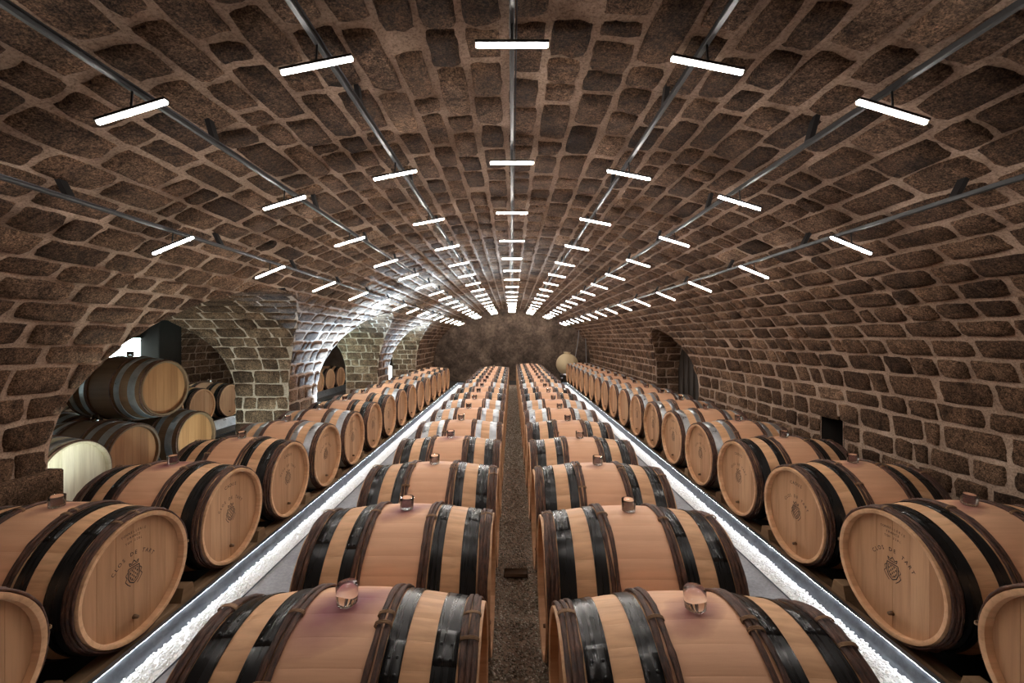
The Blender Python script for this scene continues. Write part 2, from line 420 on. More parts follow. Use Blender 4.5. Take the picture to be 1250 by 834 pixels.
mb=MB(); mb.box(-3.1,3.15,Y0-.1,Y0,0,2.8); struct(mb.obj('wall_front',M['mortar'],smooth=False))
mb=MB(); mb.box(-7.6,-3.5,15.85,15.95,0,2.4); struct(mb.obj('wall_far_left_back',M['mortar'],smooth=False))
mb=MB(); mb.box(-7.6,-3.5,-.6,-.5,0,2.4); struct(mb.obj('wall_far_left_front',M['mortar'],smooth=False))
mb=MB(); mb.box(-7.6,3.6,-1.8,16.2,-.12,-.01); struct(mb.obj('floor',M['dark'],smooth=False))
# impost block at the foot of the near left arch
mb=MB(); mb.bbox(-3.2,-2.86,.9,2.66,.54,.77,.012,.75); o=mb.obj('impost_stone',M['stone'],wl)
# square vent hole in right wall
mb=MB(); mb.add([(x,y,z) for x in (2.955,3.35) for y in(3.70,3.985) for z in(.52,.95)],[(0,1,5,4),(2,6,7,3),(0,4,6,2),(1,3,7,5),(4,5,7,6)]); mb.obj('vent_shaft',M['dark'],wr,smooth=False)
# ------------------------------------------------------------------ floor: slabs, gravel, gutters
def slab(name,pts,y0,y1):
    mb=MB(); n=len(pts); V=[(x,y0,z) for x,z in pts]+[(x,y1,z) for x,z in pts]
    mb.add(V,[(i,(i+1)%n,n+(i+1)%n,n+i) for i in range(n)]+[tuple(range(n)),tuple(range(2*n-1,n-1,-1))]); o=mb.obj(name,M['conc'],smooth=False); recalc(o.data); return struct(o)
GY0,GY1=-.9,13.75
XL,XR=-1.607,1.643     # fold lines of the two gutters
slab('floor_slab_right',[(.22,-.02),(.22,.004),(1.15,.012),(XR,.055),(XR,-.02)],GY0,GY1)
slab('floor_slab_left',[(-.17,-.02),(-.17,.004),(-1.12,.012),(XL,.055),(XL,-.02)],GY0,GY1)
# pebble beds
OCT_V=np.array([(1,0,0),(-1,0,0),(0,1,0),(0,-1,0),(0,0,1),(0,0,-1)],float)
OCT_F=np.array([(0,2,4),(2,1,4),(1,3,4),(3,0,4),(2,0,5),(1,2,5),(3,1,5),(0,3,5)])
def ico():
    import bmesh
    bm=bmesh.new(); bmesh.ops.create_icosphere(bm,subdivisions=1,radius=1); v=np.array([x.co[:] for x in bm.verts]); f=np.array([[q.index for q in t.verts] for t in bm.faces]); bm.free(); return v,f
ICO_V,ICO_F=ico()
def scatter(name,P,R,mat,base=(ICO_V,ICO_F),flat=.7):
    n=len(P); bv,bf=base; m=len(bv)
    sc=R[:,None]*(.7+.6*rng.random((n,3))); sc[:,2]*=flat
    a=rng.random(n)*6.283; V=bv[None]*sc[:,None]*(1+.25*(rng.random((n,m,1))-.5))
    X=V[...,0]*np.cos(a)[:,None]-V[...,1]*np.sin(a)[:,None]; Y=V[...,0]*np.sin(a)[:,None]+V[...,1]*np.cos(a)[:,None]
    V=np.stack([X,Y,V[...,2]],-1)+P[:,None]; F=bf[None]+(np.arange(n)*m)[:,None,None]
    me=bpy.data.meshes.new(name); V=V.reshape(-1,3);F=F.reshape(-1,3)
    me.vertices.add(len(V)); me.vertices.foreach_set('co',V.astype(np.float32).ravel())
    me.loops.add(F.size); me.loops.foreach_set('vertex_index',F.astype(np.int32).ravel())
    me.polygons.add(len(F)); me.polygons.foreach_set('loop_start',np.arange(0,F.size,3,dtype=np.int32)); me.polygons.foreach_set('loop_total',np.full(len(F),3,dtype=np.int32))
    me.update(calc_edges=True)
    at=me.attributes.new('tone','FLOAT','POINT'); at.data.foreach_set('value',np.repeat(rng.random(n),m).astype(np.float32))
    me.polygons.foreach_set('use_smooth',[True]*len(F)); me.materials.append(mat)
    o=link(name,me); o['kind']='stuff'; return o
def bed(side):
    xs=[];
    x0,x1=(XR+.006,XR+.142) if side>0 else (XL-.142,XL-.006)
    n=17000
    y=GY0+.6+(GY1-GY0-.7)*np.concatenate([rng.random(n//2)**1.6,rng.random(n//2)]); x=x0+(x1-x0)*rng.random(len(y))
    k=np.abs(x-(XR if side>0 else XL))/.15
    z=.042+.014*k+.010*rng.random(len(y)); r=.0046+.0026*rng.random(len(y)); r=np.where(y>4,r*1.35,r); r=np.where(y>8,r*1.3,r)
    return np.stack([x,y,z],1),r
for sd,nm in((1,'right'),(-1,'left')):
    P_,R_=bed(sd)
    o=scatter('white_pebbles',P_,R_,M['white']); tag(o,f'bright white pebbles filling the long gutter on the {nm} of the barrels','pebbles')
    mb=MB(); x0,x1=(XR,XR+.15) if sd>0 else (XL-.15,XL)
    mb.box(x0,x1,GY0,GY1,-.02,.046); q=mb.obj('trim_1' if sd>0 else 'trim_2',M['white'],smooth=False); struct(q)
    # gutter sheet with lip and an unseen light strip added to brighten the pebbles
    gt=thing('metal_gutter',f'long grey metal gutter edge beside the white pebbles, {nm} of the centre barrels','gutter',(XR if sd>0 else XL,GY0,0),'lit metal gutters' )
    L=GY1-GY0
    mb=MB(); e=.15*sd; t=.194*sd
    pr=[(e,.02),(t,.13),(t+.012*sd,.13),(t+.012*sd,-.02),(t+.008*sd,-.02),(t+.008*sd,.126),(t+.0*sd,.126),(e+.003*sd,.02)]
    n=len(pr); mb.add([(x,0,z) for x,z in pr]+[(x,L,z) for x,z in pr],[(i,(i+1)%n,n+(i+1)%n,n+i) for i in range(n)]); o=mb.obj('metal_sheet',M['gutter'],gt,smooth=False); recalc(o.data)
    mb=MB(); a,b_=sorted((t-.016*sd,t+.004*sd)); mb.box(a,b_,0,L,.130,.134); mb.obj('lip',M['gutter'],gt,smooth=False)
    mb=MB(); a,b_=sorted((t-.012*sd,t-.003*sd)); mb.box(a,b_,0,L,.1265,.1297); mb.obj('added_light_strip',M['strip'],gt,smooth=False)
    X0=XR if sd>0 else XL; mb=MB(); a,b_=sorted((X0-.004*sd,X0)); mb.box(a,b_,GY0,GY0+L,.0,.062); mb.obj('inner_edge',M['gutter'],q,smooth=False)
    mb=MB(); a,b_=sorted((X0,X0+t)); mb.box(a,b_,GY1,GY1+.006,.0,.13); mb.obj('end_plate',M['gutter'],q,smooth=False)
# gravel path
n=15000; y=.9+13*rng.random(n)**1.7; x=-.12+.29*rng.random(n); z=.002+.008*rng.random(n); r=np.where(y<5,.0055+.003*rng.random(n),.009+.004*rng.random(n))
o=scatter('gravel',np.stack([x,y,z],1),r,M['gravel'],(OCT_V,OCT_F)); tag(o,'brown grey gravel of the narrow path between the two centre rows','gravel')
mb=MB(); mb.box(-.17,.22,-.9,14.2,-.01,.003); struct(mb.obj('floor_path',mortar_mat('gravel_bed',.9),smooth=False))
mb=MB(); mb.bbox(-.055,.105,2.74,2.81,.015,.045,.005,.1); tag(mb.obj('wooden_block',M['brown']),'small dark wooden block lying across the gravel path','block')

# ------------------------------------------------------------------ barrels
HL=.42; RB=.3445; RE=.30
def rad(x): return RB-(RB-RE)*(abs(x)/HL)**2
NS=28; ZC=RB
xs_=np.linspace(-HL,HL,15)
def stave_geo(i,mb,rngl):
    off=[0]
    da=2*math.pi/NS; a0=i*da+da*.5; tone=float(np.clip(.5+.17*rngl.standard_normal(),0,1))
    A=[0,.035,.5,.965,1]; D=[.0005,0,0,0,.0005]; V=[];F=[]
    for x in xs_:
        for a,d in zip(A,D):
            t=a0+da*a; r=rad(x)-d; V.append((x,math.sin(t)*r,ZC+math.cos(t)*r))
    n=5;m=len(xs_)
    F=[(k*n+j,k*n+j+1,(k+1)*n+j+1,(k+1)*n+j) for k in range(m-1) for j in range(n-1)]
    for sg,k in((-1,0),(1,m-1)):        # end grain and inside of the chime
        b=len(V)
        for xx,rr in((sg*HL,RE-.0005),(sg*HL,RE-.012),(sg*(HL-.004),RE-.0195),(sg*(HL-.004),RE-.0195),(sg*(HL-.05),RE-.021)):
            for a in (0,.5,1):
                t=a0+da*a; V.append((xx,math.sin(t)*rr,ZC+math.cos(t)*rr))
        for q in (0,1,3):
            for j in (0,1): F.append((b+q*3+j,b+q*3+j+1,b+(q+1)*3+j+1,b+(q+1)*3+j))
    mb.add(V,F,tone)
def fixn(me): return recalc(me)
def mk_staves(mat,seed):
    r=np.random.default_rng(seed); out=[]
    for i in range(NS):
        mb=MB(); stave_geo(i,mb,r); out.append(fixn(mb.mesh('stave',mat)))
    return out
def mk_body(mat,seed):
    r=np.random.default_rng(seed); mb=MB()
    for i in range(NS): stave_geo(i,mb,r)
    return mb.mesh('body',mat)
RH=.279
def board_geo(k,nb,mb,sg,r):
    edges=np.linspace(-RH,RH,nb+1); y0,y1=edges[k]+.0008,edges[k+1]-.0008; n=8; ys=np.linspace(y0,y1,n)
    xo=sg*(HL-.034); xi=xo-sg*.004
    top=[(xo,y,ZC+math.sqrt(max(0,RH*RH-y*y))) for y in ys]; bot=[(xo,y,ZC-math.sqrt(max(0,RH*RH-y*y))) for y in ys[::-1]]
    V=top+bot; m=len(V); V+=[(xi,p[1]+(-.001 if p[1]<(y0+y1)/2 else .001),p[2]) for p in V]
    F=[tuple(range(m))]+[(i,(i+1)%m,m+(i+1)%m,m+i) for i in range(m)]
    mb.add(V,F,float(np.clip(.5+.3*r.standard_normal(),0,1)))
NB=6
def mk_boards(mat,seed,sg):
    r=np.random.default_rng(seed); out=[]
    for k in range(NB):
        mb=MB(); board_geo(k,NB,mb,sg,r); out.append(fixn(mb.mesh('head_board',mat,False)))
    return out
def mk_head(mat,seed,sg):
    r=np.random.default_rng(seed); mb=MB()
    for k in range(NB): board_geo(k,NB,mb,sg,r)
    return fixn(mb.mesh('barrel_head',mat,False))
def mk_steel(x0,x1,mat,a_off=0):
    mb=MB(); n=64; V=[];F=[]
    if x0>x1: x0,x1=x1,x0
    pr=[(x0,0),(x0,.0034),(x0,.0034),(x0+(x1-x0)*.5,.0036),(x1,.0034),(x1,.0034),(x1,0)]
    for k in range(n):
        a=2*math.pi*k/n
        for x,d in pr: r=rad(x)+d; V.append((x,math.sin(a)*r,math.cos(a)*r))
    for k in range(n):
        for j in (0,2,3,5): F.append((k*7+j,k*7+j+1,((k+1)%n)*7+j+1,((k+1)%n)*7+j))
    mb.add(V,F)
    # overlap tab and rivets
    V=[];F=[]
    for q in range(7):
        a=a_off+.10+.05*q
        for x,d in((x0+.001,.003),(x0+.001,.0048),(x1-.001,.0048),(x1-.001,.003)): r=rad(x)+d; V.append((x,math.sin(a)*r,math.cos(a)*r))
    F=[(q*4+j,q*4+j+1,(q+1)*4+j+1,(q+1)*4+j) for q in range(6) for j in range(3)]+[(0,1,2,3),(27,26,25,24)]
    mb.add(V,F)
    me=fixn(mb.mesh('steel_hoop',mat)); return me
def mk_rivets(x0,x1,mat,a_off):
    out=[]
    if x0>x1: x0,x1=x1,x0
    for a in (a_off+.15,a_off+.27):
        for fx in (.27,.73):
            x=x0+(x1-x0)*fx; r0=rad(x)+.0048; c=Vector((x,math.sin(a)*r0,math.cos(a)*r0)); nrm=Vector((0,math.sin(a),math.cos(a))); u=Vector((1,0,0)); v=nrm.cross(u)
            V=[]; mb=MB()
            for rr,hh in((.0052,0),(.0044,.002),(.0018,.003)):
                for k in range(8): t=k*math.pi/4; V.append(c+u*math.cos(t)*rr+v*math.sin(t)*rr+nrm*hh)
            F=[(i*8+k,i*8+(k+1)%8,(i+1)*8+(k+1)%8,(i+1)*8+k) for i in(0,1) for k in range(8)]+[tuple(range(16,24))]
            mb.add(V,F); out.append(fixn(mb.mesh('rivet',mat)))
    return out
def mk_strand(x,seed,thick=.0115):
    r=np.random.default_rng(seed); n=120;m=8; V=[];F=[]; p=r.random(8)*6.28; kn=[(r.random()*6.28,.03+.03*r.random(),.08+.17*r.random()) for _ in range(9)]
    for k in range(n):
        a=2*math.pi*k/n; tt=thick*(1+.10*math.sin(3*a+p[0])+.07*math.sin(7*a+p[1])+.05*math.sin(17*a+p[5]))
        for ka,kw,kh in kn: d=(a-ka+math.pi)%(2*math.pi)-math.pi; tt*=1+kh*math.exp(-(d/kw)**2)
        dx=.0024*math.sin(2*a+p[3])+.0015*math.sin(5*a+p[4])
        for j in range(m):
            b=2*math.pi*j/m+.15*math.sin(4*a+p[6]); q=tt*(1+.10*math.sin(3*b+9*a+p[7])); rr=rad(x)+tt*.66+math.cos(b)*q*.66+r.random()*.0010; V.append((x+dx+math.sin(b)*q,math.sin(a)*rr,math.cos(a)*rr))
    F=[(k*m+j,k*m+(j+1)%m,((k+1)%n)*m+(j+1)%m,((k+1)%n)*m+j) for k in range(n) for j in range(m)]
    mb=MB(); mb.add(V,F); return fixn(mb.mesh('wooden_hoop',M['bark']))
def mk_bind(x,wd,seed):
    out=[]
    for a in [((seed*.37)%.9)-.75,((seed*.61)%.5)-.95+.6,1.5]:
        mb=MB()
        for q in range(3):
            aa=a+q*.012; rc=rad(x)+.0080; pts=[]
            for k in range(13):
                t=2*math.pi*k/12; rr=rc+math.cos(t)*.0125; pts.append((x+math.sin(t)*(wd+.0012),math.sin(aa+.002*math.sin(t))*rr,math.cos(aa)*rr))
            mb.tube(pts,.0018,5,caps=False)
        out.append(mb.mesh('hoop_binding',M['timber']))
    return out
G=dict(); G['staves']=[mk_staves(M['stave'],s) for s in(1,2)]; G['bodies']=[mk_body(M['stave'],s) for s in (3,4,5)]
G['boards']={(sg,s):mk_boards(M['head'],10+s,sg) for sg in(-1,1) for s in(0,1)}
G['heads']={(sg,s):mk_head(M['head'],20+s,sg) for sg in(-1,1) for s in(0,1,2)}
G['body_brown']=mk_body(M['brown'],31); G['body_pale']=mk_body(M['pale'],32)
G['heads_brown']={sg:mk_head(M['brownhead'],33,sg) for sg in(-1,1)}; G['heads_pale']={sg:mk_head(M['palehead'],34,sg) for sg in(-1,1)}
STEEL={};RIVET={}
SX=((.161,.212),(-.212,-.161),(.292,.359),(-.359,-.292))
for nm in('black','galv'):
    for v_ in range(3):
        offs=[(-.75,-.5,-.62,-.4),(-.35,-.8,-.3,-.7),(-.6,-.3,-.9,-.45)][v_]
        STEEL[nm,v_]=[mk_steel(a,b_,M[nm],o_) for (a,b_),o_ in zip(SX,offs)]; RIVET[nm,v_]=[mk_rivets(a,b_,M[nm],o_) for (a,b_),o_ in zip(SX,offs)]
STRX=[.125,.147,-.125,-.147,.371,.388,.404,-.371,-.388,-.404]
STR=[mk_strand(x,40+i,.0092 if abs(x)<.2 else .0086) for i,x in enumerate(STRX)]
BIND=[mk_bind(x,w_,60+i) for i,(x,w_) in enumerate(((.136,.023),(-.136,.023),(.3875,.026),(-.3875,.026)))]
# glass stopper (solid foot, hollow above) and wooden peg
mb=MB(); mb.lathe([(0,-.02),(.019,-.02),(.021,0),(.031,.008),(.033,.03),(.033,.058),(.028,.066),(0.0,.068)],20); G['stopper_dome']=fixn(mb.mesh('stopper',M['glass']))
mb=MB(); mb.lathe([(0,-.02),(.021,-.02),(.023,0),(.032,.004),(.0335,.05),(.0335,.056),(.0285,.056),(.027,.016),(0,.014)],20); G['stopper']=fixn(mb.mesh('stopper',M['glass']))
def mk_peg(sg):
    mb=MB(); x=sg*(HL-.034); mb.tube([(x,0,ZC-.205),(x+sg*.022,0,ZC-.207)],[.011,.008],8); return mb.mesh('peg',M['brown'])
PEG={s:mk_peg(s) for s in(-1,1)}
# printed marks on the heads: name arc, crest and cooper's stamp as thin ink geometry
FONT={}
def glyphs(txt,size):
    cu=bpy.data.curves.new('t','FONT'); cu.body=txt; cu.size=size; cu.resolution_u=2; cu.offset=.012; cu.align_x='CENTER'
    o=bpy.data.objects.new('t',cu); C.objects.link(o); dg=bpy.context.evaluated_depsgraph_get(); dg.update()
    me=bpy.data.meshes.new_from_object(o.evaluated_get(dg)); V=[tuple(v.co) for v in me.vertices]; F=[tuple(p.vertices) for p in me.polygons]
    bpy.data.objects.remove(o); bpy.data.curves.remove(cu); bpy.data.meshes.remove(me); return V,F
def put_text(mb,sg,txt,size,cy,cz,arc=0,slant=0):
    adv=size*.78; n=len(txt); x=sg*(HL-.034)+sg*.0008
    for i,ch in enumerate(txt):
        if ch==' ': continue
        if ch not in FONT: FONT[ch]=glyphs(ch,1.0)
        V,F=FONT[ch]; u=(i-(n-1)/2)*adv
        if arc: t=u/arc; py=math.sin(t)*arc; pz=(math.cos(t)-1)*arc; rot=-t
        else: py=u;pz=0;rot=0
        W=[]
        for vx,vy,_ in V:
            a=vx*size*.95;b_=vy*size; Y=a*math.cos(rot)-b_*math.sin(rot)+py; Z=a*math.sin(rot)+b_*math.cos(rot)+pz
            W.append((x,sg*(Y+cy),ZC+Z+cz))     # seen from outside: screen right is +y on the +x head
        mb.add(W,F)
def mk_print(sg,stamp):
    mb=MB(); put_text(mb,sg,'CLOS DE TART',.027,0,.104,.13)
    x=sg*(HL-.034)+sg*.0008
    def quad(pts): mb.add([(x,sg*a,ZC+b_) for a,b_ in pts],[tuple(range(len(pts)))])
    def line(pts,w_=.0022):
        w_*=1.5
        for (a,b_),(c,d) in zip(pts[:-1],pts[1:]):
            l=math.hypot(c-a,d-b_) or 1; nx_,ny_=-(d-b_)/l*w_/2,(c-a)/l*w_/2; quad([(a+nx_,b_+ny_),(c+nx_,d+ny_),(c-nx_,d-ny_),(a-nx_,b_-ny_)])
    # shield with crown, scrolls and chequered quarters
    sh=[(-.030,.045),(.030,.045),(.031,.0),(.022,-.022),(0,-.036),(-.022,-.022),(-.031,0),(-.030,.045)]
    line(sh,.0035); line([(a*.74,b_*.74+.003) for a,b_ in sh],.002)
    line([(-.022,.056),(-.026,.072),(-.012,.062),(0,.078),(.012,.062),(.026,.072),(.022,.056),(-.022,.056)],.0028)
    rr=random.Random(5)
    for i in range(-2,3):
        for k in range(-1,4):
            if (i+k)%2==0: quad([(i*.009-.0035,k*.0105-.006),(i*.009+.0035,k*.0105-.006),(i*.009+.0035,k*.0105+.001),(i*.009-.0035,k*.0105+.001)])
    for s_ in(-1,1):
        line([(s_*.034,.03),(s_*.044,.018),(s_*.037,.004),(s_*.046,-.01),(s_*.034,-.028),(s_*.018,-.044)],.0026)
    if stamp==0:
        for q,(tx,w_) in enumerate((('TONNELLERIE',.014),('FRANCE',.014),('TGH 228L',.013))): put_text(mb,sg,tx,w_*1.15,.0 ,.216-q*.022,.30)
    else: put_text(mb,sg,'CADUS',.030,0,.19,.25)
    return mb.mesh('head_print',M['ink'],False)
PRINT={(sg,s):mk_print(sg,s) for sg in(-1,1) for s in(0,1)}
BN=[0]
def barrel(x,y,z,label,group,kind='oak',hoops='black',staves=False,printed=None,stamp=1,stain=.3,stopper='stopper',vis=None,yaw=0):
    """axis along x; z = lowest point of the bilge; vis = sides whose head faces the aisle"""
    i=BN[0]; BN[0]+=1; rg=random.Random(i)
    t=thing('wine_barrel',label,'barrel',(x,y,z),group); t.rotation_euler=(0,0,yaw)
    if kind=='oak':
        if staves:
            for me in G['staves'][i%2]: o=link('stave',me,t); o.color=(stain,0,0,1)
        else: o=link('body',G['bodies'][i%3],t); o.color=(stain,0,0,1)
        for sg in (-1,1):
            if staves and sg==vis:
                for me in G['boards'][(sg,i%2)]: link('head_board',me,t)
            else: link('barrel_head',G['heads'][(sg,i%3)],t)
    else:
        link('body',G['body_'+kind],t)
        for sg in(-1,1): link('barrel_head',G['heads_'+kind][sg],t)
    ctr=(0,0,ZC)
    for me,rv in zip(STEEL[hoops,i%3],RIVET[hoops,i%3]):
        o=link('steel_hoop',me,t,loc=ctr)
        if staves:
            for q in rv: link('rivet',q,o)
    for k in range(10):
        if kind!='oak' and k not in(0,2,6,9): continue
        o=link('wooden_hoop',STR[k],t,loc=ctr); o.rotation_euler=(math.pi/2*rg.randrange(4),0,0)
    if kind=='oak' and y<5.5:
        for B in BIND:
            for me in B[i%2:]: link('hoop_binding',me,t,loc=ctr)
    if stopper:
        o=link('stopper',G[stopper],t,loc=(0,0,2*RB)); o.rotation_euler=(rg.uniform(-.06,.06),rg.uniform(-.06,.06),0)
    if vis and kind=='oak':
        link('peg',PEG[vis],t)
        if printed: o=link('head_print',PRINT[(vis,stamp)],t); o['kind']='stuff'
    return t
ORD='first second third fourth fifth sixth seventh eighth ninth tenth eleventh twelfth thirteenth fourteenth fifteenth sixteenth seventeenth eighteenth nineteenth twentieth'.split()
ZB=.067; ZBC=.086
hoopname={'black':'black steel hoops','galv':'grey galvanised hoops'}
def lab(k,hoops,row,extra=''):
    return f'oak barrel with {hoopname[hoops]}{extra}, {ORD[k]} from front, {row} row'
cl_st=[1.0,.55,.15,.5,.1,.2,.1,.3,.2,.2,.55,.15,.2,.1,.2,.1,.2,.1,.1,.1]
cr_st=[.42,.12,.2,.1,.25,.1,.3,.1,.2,.1,.15,.5,.1,.2,.15,.1,.15,.1,.1,.1]
for k in range(16):
    hp='galv' if k in(4,5,6,9) else 'black'
    barrel(-.51,1.287+.724*k,ZBC,lab(k,hp,'left centre',' and purple smear' if k==0 else ''),'barrels in the left centre row',hoops=hp,staves=k<4,stain=cl_st[k],stopper='stopper_dome' if k==0 else 'stopper',vis=1)
for k in range(18):
    hp='galv' if k in(5,6,9) else 'black'
    barrel(.5575,1.262+.724*k,ZBC,lab(k,hp,'right centre'),'barrels in the right centre row',hoops=hp,staves=k<4,stain=cr_st[k],stopper='stopper_dome' if k==0 else 'stopper',vis=-1)
for k in range(-1,18):
    n=k+1; hp='black' if k<3 else 'galv'
    barrel(2.315,2.105+.7155*k,ZB,lab(n,hp,'far right','')if k>=0 else 'oak barrel cut off by the right edge of the picture, far right row','barrels in the far right row',hoops=hp,staves=k<4,printed=0<=k<7,stamp=0 if k==0 else 1,stain=[.3,.4,.35,.15,.3,.2][n] if n<6 else .15,vis=-1)
for k in range(-1,15):
    n=k+1; hp='galv' if k in(3,4,7,9,11) else 'black'
    barrel(-2.28,2.08+.715*k,ZB,lab(n,hp,'far left','')if k>=0 else 'oak barrel cut off by the left edge of the picture, far left row','barrels in the far left row',hoops=hp,staves=k<4,printed=0<=k<7,stamp=0 if k==0 else 1,stain=[.3,.3,.6,.2,.3,.2][n] if n<6 else .2,vis=1)
# side bay stack
GB='barrels stacked in the side bay'
barrel(-4.13,3.55,ZB,'pale bleached barrel with bright head under the near left arch',GB,kind='pale',hoops='galv',stopper=None)
barrel(-4.27,4.25,ZB,'brown aged barrel at the bottom of the side bay stack, next to the pale one',GB,kind='brown',hoops='galv')
barrel(-4.18,4.97,ZB,'brown aged barrel at the bottom of the side bay stack, farthest from the pale one',GB,kind='brown',hoops='galv',stopper=None)
barrel(-4.23,4.60,ZB+.64,'brown aged barrel lying on top of the side bay stack',GB,kind='brown',hoops='galv',yaw=-.04)
barrel(-5.25,4.0,ZB,'pale headed barrel behind the stack, half hidden by the near left arch',GB,kind='pale',hoops='galv',stopper=None)
barrel(-5.30,4.72,ZB,'barrel on the floor behind the brown stack of the side bay',GB,kind='brown',hoops='galv',stopper=None)
barrel(-5.28,4.36,ZB+.665,'pale headed barrel in the upper tier behind the brown stack',GB,kind='pale',hoops='galv',stopper=None)
GC='barrels of the parallel cellar'
names={0:'second from the front of the row glimpsed under the dark side arch',1:'at the right end of the row glimpsed under the dark side arch'}
for k,(yy,lb) in enumerate(((6.5,'oak barrel on the floor of the parallel cellar, hidden behind the brown stack'),(7.22,'oak barrel with pale head under the dark side arch, directly right of the brown stack'),(7.94,'oak barrel with pale head under the dark side arch, nearest to the stone jamb'))):
    barrel(-5.79,yy,ZB,lb,GC,kind='oak',hoops='black',vis=1,stain=.1)
for yy,lb in((10.48,'left'),(11.2,'second from left'),(11.92,'third from left'),(12.64,'rightmost')):
    barrel(-5.62,yy,ZB,f'small looking oak barrel seen through the second left arch, {lb} of its row',GC,hoops='black',vis=1,stain=.1,stopper=None)

# rails and chocks
def rail(x,y0,y1,label,zb):
    mb=MB(); mb.bbox(x-.04,x+.04,y0,y1,.0,zb+RB-rad(.33)-.018,.006,rng.random()); tag(mb.obj('timber_rail',M['timber']),label,'rail','timber rails under the barrels')
rows=[('far right',2.315,2.105,.7155,-1,18,1),('far left',-2.28,2.08,.715,-1,15,-1),('right centre',.5575,1.262,.724,0,18,0),('left centre',-.51,1.287,.724,0,16,0)]
for nm,xc,y0,sp,k0,k1,sd in rows:
    for s_ in(-1,1):
        side='inner' if (s_*xc<0) else 'outer'
        rail(xc+s_*.33,y0+sp*k0-.45,y0+sp*(k1-1)+.4,f'long timber rail under the {side} ends of the {nm} barrels',ZBC if 'centre' in nm else ZB)
for nm,xc,y0,sp,k0,k1,sd in rows[:2]:
    zr=ZB+RB-rad(.33)-.018
    for k in range(k0,min(k1-1,9)):
        x=xc-sd*.345; y=y0+sp*(k+.5); mb=MB()
        mb.add([(x-.035,y-.055,zr),(x+.035,y-.055,zr),(x+.035,y+.055,zr),(x-.035,y+.055,zr),(x-.035,y-.035,zr+.075),(x+.035,y-.035,zr+.075),(x+.035,y+.035,zr+.075),(x-.035,y+.035,zr+.075)],[(0,3,2,1),(4,5,6,7),(0,1,5,4),(1,2,6,5),(2,3,7,6),(3,0,4,7)],rng.random())
        w1='in front of the first whole barrel' if k==k0 else f'behind the {ORD[k]} whole barrel'
        tag(mb.obj('wooden_chock',M['timber'],smooth=False),f'wooden chock on the rail, {nm} row, {w1}','chock','wooden chocks between the side barrels')

# gutter of the parallel cellar
gt=thing('metal_gutter','grey metal gutter edge in front of the parallel cellar barrels','gutter',(-5.08,5.9,0),'lit metal gutters')
mb=MB(); mb.add([(0,0,.02),(0,7.3,.02),(-.06,7.3,.17),(-.06,0,.17),(-.08,0,.17),(-.08,7.3,.17)],[(0,1,2,3),(3,2,5,4)]); mb.obj('metal_sheet',M['galv'],gt,smooth=False)
mb=MB(); mb.box(.0,.30,0,7.3,0,.02); mb.obj('base_tray',M['gutter'],gt,smooth=False)

# ------------------------------------------------------------------ tracks and tube lamps
LR=[(0,.97,0,0,.07),(.646,.902,11.3,.646,0),(1.258,.748,17,0,0),(1.875,.512,22.4,0,0)]
LP=1.376; LS=.922; NL=17
tube=MB(); tube.tube([(-.12,0,0),(-.117,0,0),(.117,0,0),(.12,0,0)],[.0045,.0068,.0068,.0045],12); tube_me=tube.mesh('tube',M['lampwhite'])
cap=MB(); cap.bbox(-.122,.122,-.0115,.0115,.0040,.013,.001); cap_me=cap.mesh('housing',M['metal'],False)
rownames=['on the centre track','on the first track right of centre','on the second track right of centre','on the outermost right track']
for sgn in (1,-1):
    for ri,(lx,lz,tilt,_,_2) in enumerate(LR):
        if ri==0 and sgn<0: continue
        x=lx*sgn; zl=CZ+lz; zt=zl+.08
        rn=rownames[ri].replace('right','left') if sgn<0 else rownames[ri]
        th=math.radians(tilt)*sgn
        tr=thing('lighting_track','long dark lighting track: '+rn.replace('on the ','the ')+' under the vault','track',(x,Y0+.3,zt))
        L=Y1-.35-(Y0+.3)
        mb=MB(); mb.bbox(-.009,.009,0,L,-.010,.010,.002); o=mb.obj('rail',M['metal'],tr,smooth=False)
        mb=MB(); mb.tube([(.015,0,.005),(.015,L,.005)],.0028,6); mb.obj('cable',M['chrome'],tr)
        # gap to the vault above along the normal
        xs=np.abs(MAIN.x-x)+(MAIN.z<1.0)*9; j=int(np.argmin(xs)); zv=MAIN.z[j]
        nx_,nz_=MAIN.nx[j],MAIN.nz[j]; hgt=(zv-zt)*abs(nz_)
        mbm=MB(); mbm.bbox(-.010,.010,-.018,.018,.008,hgt+.012,.002); bme=mbm.mesh('bracket',M['metal'],False)
        for k in range(NL):
            o=link('bracket',bme,tr,loc=(0,LP+LS*(k+.42)-(Y0+.3),0)); o.rotation_euler=(0,math.atan2(-nx_,-nz_),0)
        for k in range(0,NL):
            y=LP+LS*(k-0)
            if y>15.6: continue
            n=k if ri<3 else k-1
            if n<0: lb=f'glowing white tube lamp just outside the picture edge {rn}'
            else: lb=f'glowing white tube lamp, {ORD[n]} visible from the front {rn}'
            lp=thing('tube_lamp',lb,'lamp',(x,y,zl),'tube lamps '+rn); lp.rotation_euler=(0,th,0)
            link('tube',tube_me,lp); link('housing',cap_me,lp)
            mb_=MB(); mb_.tube([(math.sin(-th)*0,0,.014),(-math.sin(th)*.072,0,math.cos(th)*.072)],.0035,6)
            if k==0: stem_me=mb_.mesh('stem',M['metal'])
            link('stem',stem_me,lp)

